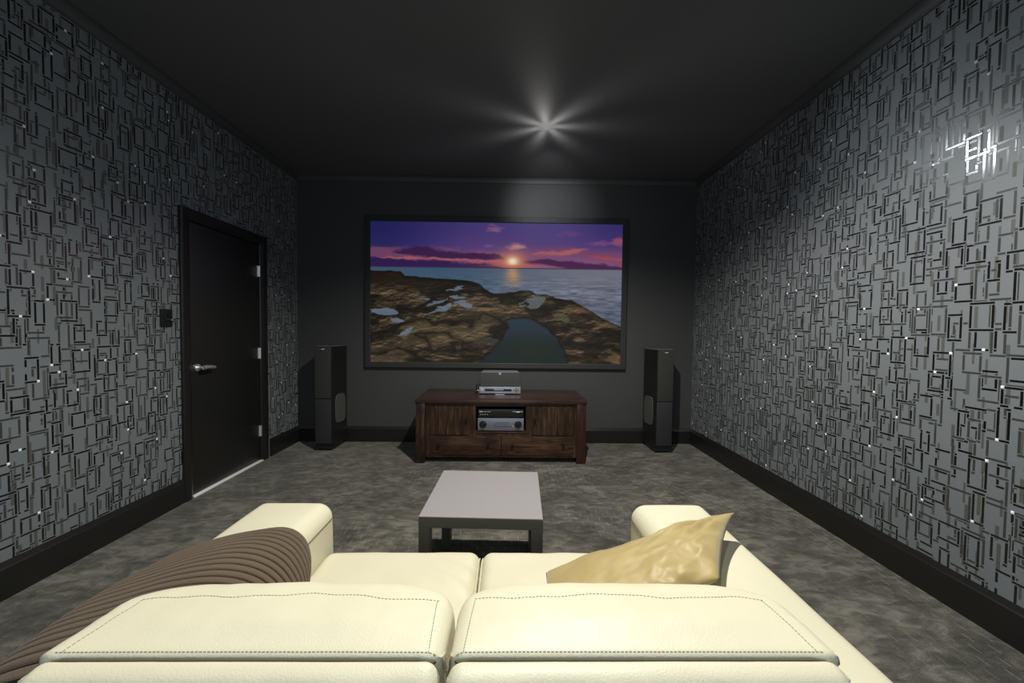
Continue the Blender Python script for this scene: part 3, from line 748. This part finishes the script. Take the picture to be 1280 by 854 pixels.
# base and back frame
box('base', M_LEATH, sf, AXL-.01, AXR+.01, .50, 1.36, .09, .30, .02)
box('back_frame', M_LEATH, sf, AXL-.01, AXR+.01, .47, .60, .09, .62, .03)
MID = -.087
# seat cushions: profile in Y-Z, lofted along X
for i, (x0, x1) in enumerate(((AXL+.002, MID-.003), (MID+.003, AXR-.002))):
    pr_ = [(.66, .295, .03), (1.415, .295, .03), (1.415, .455, .060), (.66, .455, .03)]
    def wp(v, x0=x0, x1=x1, i=i):
        t = (v.x-(x0+x1)/2)/((x1-x0)/2); 
        if v.z > .38: v.z += .014*(1-t**4)*min(1, max(0, (1.42-v.y)*5))+.010*fn(v, 5, 9+i)*math.exp(-((v.y-1.15)/.2)**2)
        v.z += .002*fn(v, 12, 5)
        # drag wrinkles toward the inner corner
        v.z += .004*math.sin((v.x*.9+v.y*1.3)*55)*math.exp(-((v.x-(x1 if i == 0 else x0))/.16)**2-((v.y-1.22)/.12)**2)*(1 if v.z > .4 else 0)*(1 if i == 0 else .3)
        return v
    c_ = loft('seat_cushion', M_LEATH, sf, roundpoly(pr_), 'X', x0, x1, .040, wp, .012)
    bm = bmesh.new(); ex = x1-.004 if i == 0 else x0+.004
    tube(bm, [(ex+(.001 if i == 0 else -.001), y, z) for y, z in ((1.05, .452), (1.2, .452), (1.33, .448), (1.385, .425), (1.405, .38), (1.405, .32))], .0035, 8)
    bmobj('piping', bm, M_PIPE, c_, True)
# back cushions
def stitches(par, bvh, pts, name='stitching'):
    bm = bmesh.new(); P = [Vector(p) for p in pts]; seg = []
    acc = 0; step, ln_ = .0062, .0040
    for A, B in zip(P, P[1:]):
        Ln = (B-A).length; s_ = -acc
        while s_ < Ln:
            if s_ >= 0: seg.append((A.lerp(B, s_/Ln), (B-A).normalized()))
            s_ += step
        acc = (Ln-(s_-step)) % step if False else 0
    for c_, d_ in seg:
        h1 = bvh.ray_cast(Vector((c_.x, c_.y, 1.2)), Vector((0, 0, -1))); q = c_+d_*ln_; h2 = bvh.ray_cast(Vector((q.x, q.y, 1.2)), Vector((0, 0, -1)))
        if h1[0] is None or h2[0] is None: continue
        a_, b_ = h1[0], h2[0]
        if (a_-b_).length > .012: continue
        n_ = h1[1]; s_ = (b_-a_).normalized().cross(n_)*.0008
        vs = [bm.verts.new(p) for p in (a_-s_-n_*.0005, b_-s_-n_*.0005, b_+s_-n_*.0005, a_+s_-n_*.0005)]
        ws = [bm.verts.new(p) for p in (a_-s_*.6+n_*.0007, b_-s_*.6+n_*.0007, b_+s_*.6+n_*.0007, a_+s_*.6+n_*.0007)]
        bm.faces.new(ws)
        for k in range(4): bm.faces.new((vs[k], vs[(k+1) % 4], ws[(k+1) % 4], ws[k]))
    return tag(bmobj(name, bm, M_STITCH, par), kind='stuff')
def world_bvh(o_):
    off = Vector((0, 0, 0)); q = o_.parent
    while q is not None: off += q.location; q = q.parent
    me_ = o_.data
    return BVHTree.FromPolygons([v.co+off for v in me_.vertices], [tuple(p.vertices) for p in me_.polygons])
for i, (x0, x1) in enumerate(((-.676, MID-.004), (MID+.004, .498))):
    zt = .800
    pr_ = [(.512, .700, .008), (.80, .40, .03), (.80, .44, .02), (.765, .765, .06), (.700, .803, .05), (.512, .792, .012)]
    pr_ = [(.547, .700, .005), (.59, .42, .03), (.80, .42, .03), (.756, .792, .070), (.547, .797, .011)]
    def wp(v, x0=x0, x1=x1, i=i):
        t = (v.x-(x0+x1)/2)/((x1-x0)/2)
        if v.z > .6:
            k_ = min(1, (v.z-.6)/.15); e_ = .12+.88*min(1, max(0, (v.y-.555)/.05))
            v.z += (.012*(1-t*t)*math.sin(min(1, max(0, (v.y-.51)/.23))*math.pi)+.004*fn(v, 7, 1+i*5)+.0015*fn(v, 25, 2)-.003)*k_*e_
            v.y += .006*fn(Vector((v.x, 0, 0)), 9, i*4)*k_*e_
            if t*(1 if i else -1) > 0: v.x += (.020 if i else -.020)*abs(t)**2*k_
            # soften the front corners
            if v.y > .62: v.y -= .05*abs(t)**6*min(1, (v.y-.62)/.08)
        return v
    c_ = loft('back_cushion', M_LEATH, sf, roundpoly(pr_, .009), 'X', x0, x1, .026, wp, .010)
    bvh = world_bvh(c_)
    ins_ = .030; yb_, yf_ = .5545, .670
    L_ = [(x0+ins_+(x1-x0-2*ins_)*k/40, yf_+.004*math.sin(k*.33+i*2)+.0015*math.sin(k*.9), 0) for k in range(41)]
    stitches(c_, bvh, L_, 'front_stitching')
    stitches(c_, bvh, [(x0+.012, yb_, 0), (x1-.012, yb_, 0)], 'rear_stitching')
    # side seams
    for sx_, xx in ((-1, x0), (1, x1)):
        stitches(c_, bvh, [(xx-sx_*.022, yb_, 0), (xx-sx_*ins_, yf_, 0)], 'side_stitching')
    # raised piping just behind, dark cord standing in for the seam's shade, then lower rear panel
    bm = bmesh.new()
    zz_ = lambda x: .7915
    yv = .5456
    tube(bm, [(x0+.010, yv+.012, zz_(x0)-.012)]+[(x0+.016+(x1-x0-.032)*k/30, yv, zz_(x0+(x1-x0)*k/30)+(0 if 0 < k < 30 else -.004)) for k in range(31)]+[(x1-.010, yv+.012, zz_(x1)-.012)], .0028, 8)
    tag(bmobj('seam_shadow_cord', bm, M_SEAM, c_, True), 'dark cord painting the shadow in the seam between top and rear panel')
    pr2 = [(.482, .30, .02), (.58, .30, .02), (.5445, .7960, .009), (.502, .790, .030)]
    def wp2(v, x0=x0, x1=x1, i=i):
        v.y += (.004*fn(v, 8, 30+i)+.0018*fn(v, 40, 2))*(.15 if v.y > .53 and v.z > .7 else 1); v.z += .002*fn(v, 9, 7)*(0 if v.z > .75 else 1)
        if v.y < .53: v.y -= .010*math.sin(min(1, max(0, (v.z-.3)/.48))*math.pi)
        return v
    rp = loft('rear_panel', M_LEATH, c_, roundpoly(pr2, .008), 'X', x0+.002-(0 if i else .004), x1-.002+(.004 if i else 0), .022, wp2, .012)
for x in (-.88, .71):
    for y in (.56, 1.40):
        bm = bmesh.new(); cyl(bm, (x, y, 0), (0, 0, 1), .022, .095, 20, .028); bmobj('foot', bm, M_CHROME, sf, True)

# ================= gold satin pillow =================
def pillow(name, label, corners, crown, mat, N=70):
    P = [Vector(c_) for c_ in corners]      # bl, br, tr, tl
    nrm = (P[1]-P[0]).cross(P[3]-P[0]).normalized()
    V, Fs = [], []
    ctr = sum(P, Vector())/4
    for side in (1, -1):
        for j in range(N+1):
            for i in range(N+1):
                a_, b_ = i/N, j/N
                x, y = 2*a_-1, 2*b_-1
                # pinch the edges inward between the corners
                pa = x*(1-.07*(1-y*y)*0-.0)*(1-.06*(1-y*y)); pb_ = y*(1-.06*(1-x*x))
                q = (P[0]*(1-pa)*(1-pb_)+P[1]*(1+pa)*(1-pb_)+P[2]*(1+pa)*(1+pb_)+P[3]*(1-pa)*(1+pb_))/4
                e_ = (1-abs(x)**2.2)*(1-abs(y)**2.2); th = crown*max(0, e_)**.42
                wr_ = 0
                if e_ > 0:
                    d1 = math.hypot(x-1, y-1); d2 = math.hypot(x-1, y+1)
                    an = math.atan2(y-1, x-1)
                    wr_ = (.009*math.sin(an*17+2*noise.noise(Vector((x*2, y*2, 1))))*math.exp(-((d1-.55)/.38)**2)
                           + .008*math.sin((x*1.5+y*.5)*13+3*noise.noise(Vector((x*2.5, y*2.5, 4))))*math.exp(-(d2/.8)**2)
                           + .010*noise.noise(Vector((x*3.2, y*1.6, 7)))+.006*(1-abs(noise.noise(Vector((x*5, y*3.5, 2))))*2.4)*(.3+max(0, x)))*min(1, e_*5)
                q = q+nrm*side*(th*(1 if side > 0 else .5)+wr_*(.85 if side > 0 else .2)); V.append(q)
    n = N+1
    for s_ in (0, 1):
        for j in range(N):
            for i in range(N):
                f_ = (s_*n*n+j*n+i, s_*n*n+j*n+i+1, s_*n*n+(j+1)*n+i+1, s_*n*n+(j+1)*n+i)
                Fs.append(f_ if s_ == 0 else f_[::-1])
    bm = bmesh.new(); vs = [bm.verts.new(v) for v in V]
    for f_ in Fs: bm.faces.new([vs[k] for k in f_])
    bmesh.ops.remove_doubles(bm, verts=bm.verts, dist=.0008)
    bmesh.ops.recalc_face_normals(bm, faces=bm.faces)
    me_ = bpy.data.meshes.new(name); bm.to_mesh(me_); bm.free(); me_.materials.append(mat)
    for p in me_.polygons: p.use_smooth = True
    o_ = bpy.data.objects.new(name, me_); COL.objects.link(o_)
    return o_
gp = tag(pillow('satin_pillow', '', [(.06, .86, .50), (.535, .915, .665), (.748, 1.21, .690), (.13, 1.17, .515)], .052, M_GOLD),
         'gold satin pillow with creased corner leaning on the right arm of the sofa', 'pillow')

# ================= brown ribbed knit throw =================
sec = [(-.600, .478), (-.585, .500), (-.580, .545), (-.592, .590), (-.628, .630), (-.690, .652), (-.770, .650), (-.850, .640), (-.915, .630), (-.955, .612), (-.985, .575), (-.996, .50), (-.998, .40), (-.99, .28), (-.985, .18)]
def catmull(pts, n):
    P = [Vector((*p, 0)) for p in pts]; P = [P[0]*2-P[1]]+P+[P[-1]*2-P[-2]]; dl = []
    for i in range(1, len(P)-2):
        for k in range(20):
            t = k/20; dl.append(.5*((2*P[i])+(-P[i-1]+P[i+1])*t+(2*P[i-1]-5*P[i]+4*P[i+1]-P[i+2])*t*t+(-P[i-1]+3*P[i]-3*P[i+1]+P[i+2])*t**3))
    dl.append(P[-2]); cum = [0]
    for a_, b_ in zip(dl, dl[1:]): cum.append(cum[-1]+(b_-a_).length)
    out = []
    for k in range(n):
        s_ = cum[-1]*k/(n-1); j = min(len(dl)-2, max(0, next((q for q in range(len(cum)) if cum[q] > s_), len(cum))-1))
        t = (s_-cum[j])/(cum[j+1]-cum[j]); out.append(dl[j].lerp(dl[j+1], t))
    return out, cum[-1]
NS, RIB, PER = 110, 20, 13
cs_, Lt = catmull(sec, NS); NTT = RIB*PER+1
V = []; cols = []
YF, YN = [], []
for k in range(NS):
    s_ = k/(NS-1); p = cs_[k]
    yf0 = float(np.interp(-p.x, [.58, .62, .68, .78, .88, .93, .98], [1.150, 1.175, 1.185, 1.170, 1.130, 1.09, 1.03])) if s_ < .5 or p.y > .6 else 1.03
    if p.y < .6 and s_ < .3: yf0 = 1.150-.10*(.6-p.y)/.12
    YF.append(yf0); YN.append(.70+.16*max(0, 1-s_/.3)**1.5-.04*min(1, max(0, (-p.x-.8)/.15)))
def sm_(a_, w_=9):
    a_ = np.pad(np.array(a_), w_, mode='edge'); return np.convolve(a_, np.ones(2*w_+1)/(2*w_+1), 'valid')
YF, YN = sm_(YF), sm_(YN)
for k in range(NS):
    s_ = k/(NS-1); p = cs_[k]; t_ = (cs_[min(k+1, NS-1)]-cs_[max(k-1, 0)]).normalized(); n_ = Vector((t_.y, -t_.x))
    if n_.dot(Vector((p.x+.8, p.y-.4))) < 0: n_ = -n_
    X = p.x
    yfar, ynear = float(YF[k]), float(YN[k])
    for j in range(NTT):
        t = j/(NTT-1); ph = (j % PER)/PER; dd = min(ph, 1-ph)
        y = ynear+(yfar-ynear)*t
        rib = -.0060*math.exp(-(dd/.085)**2)+.0036*math.sqrt(max(0, 1-(2*abs(ph-.5))**2))
        puff = .030*math.sin(t*math.pi)**.5*(1 if s_ < .62 else max(0, 1-(s_-.62)*4))*(1 if s_ > .06 else s_/.06)-.002
        ed = min(t, 1-t)*(yfar-ynear)
        puff *= min(1, ed/.03)
        sag = .006*noise.noise(Vector((p.x*6, y*6, p.y*6)))
        q = Vector((p.x, y, p.y)); N3 = Vector((n_.x, 0, n_.y))
        q += N3*(rib+puff+sag); V.append(q); cols.append(0)
Fs = [(k*NTT+j, k*NTT+j+1, (k+1)*NTT+j+1, (k+1)*NTT+j) for k in range(NS-1) for j in range(NTT-1)]
th = obj('knit_throw', V, Fs, M_KNIT, None, True); th.data.materials.append(M_KNITG)
for idx, p in enumerate(th.data.polygons):
    if (idx % (NTT-1)) % PER in (0, PER-1): p.material_index = 1
sm = th.modifiers.new('thickness', 'SOLIDIFY'); sm.thickness = .006; sm.offset = -1
tag(th, 'brown ribbed knit throw draped over the left arm of the sofa', 'throw')
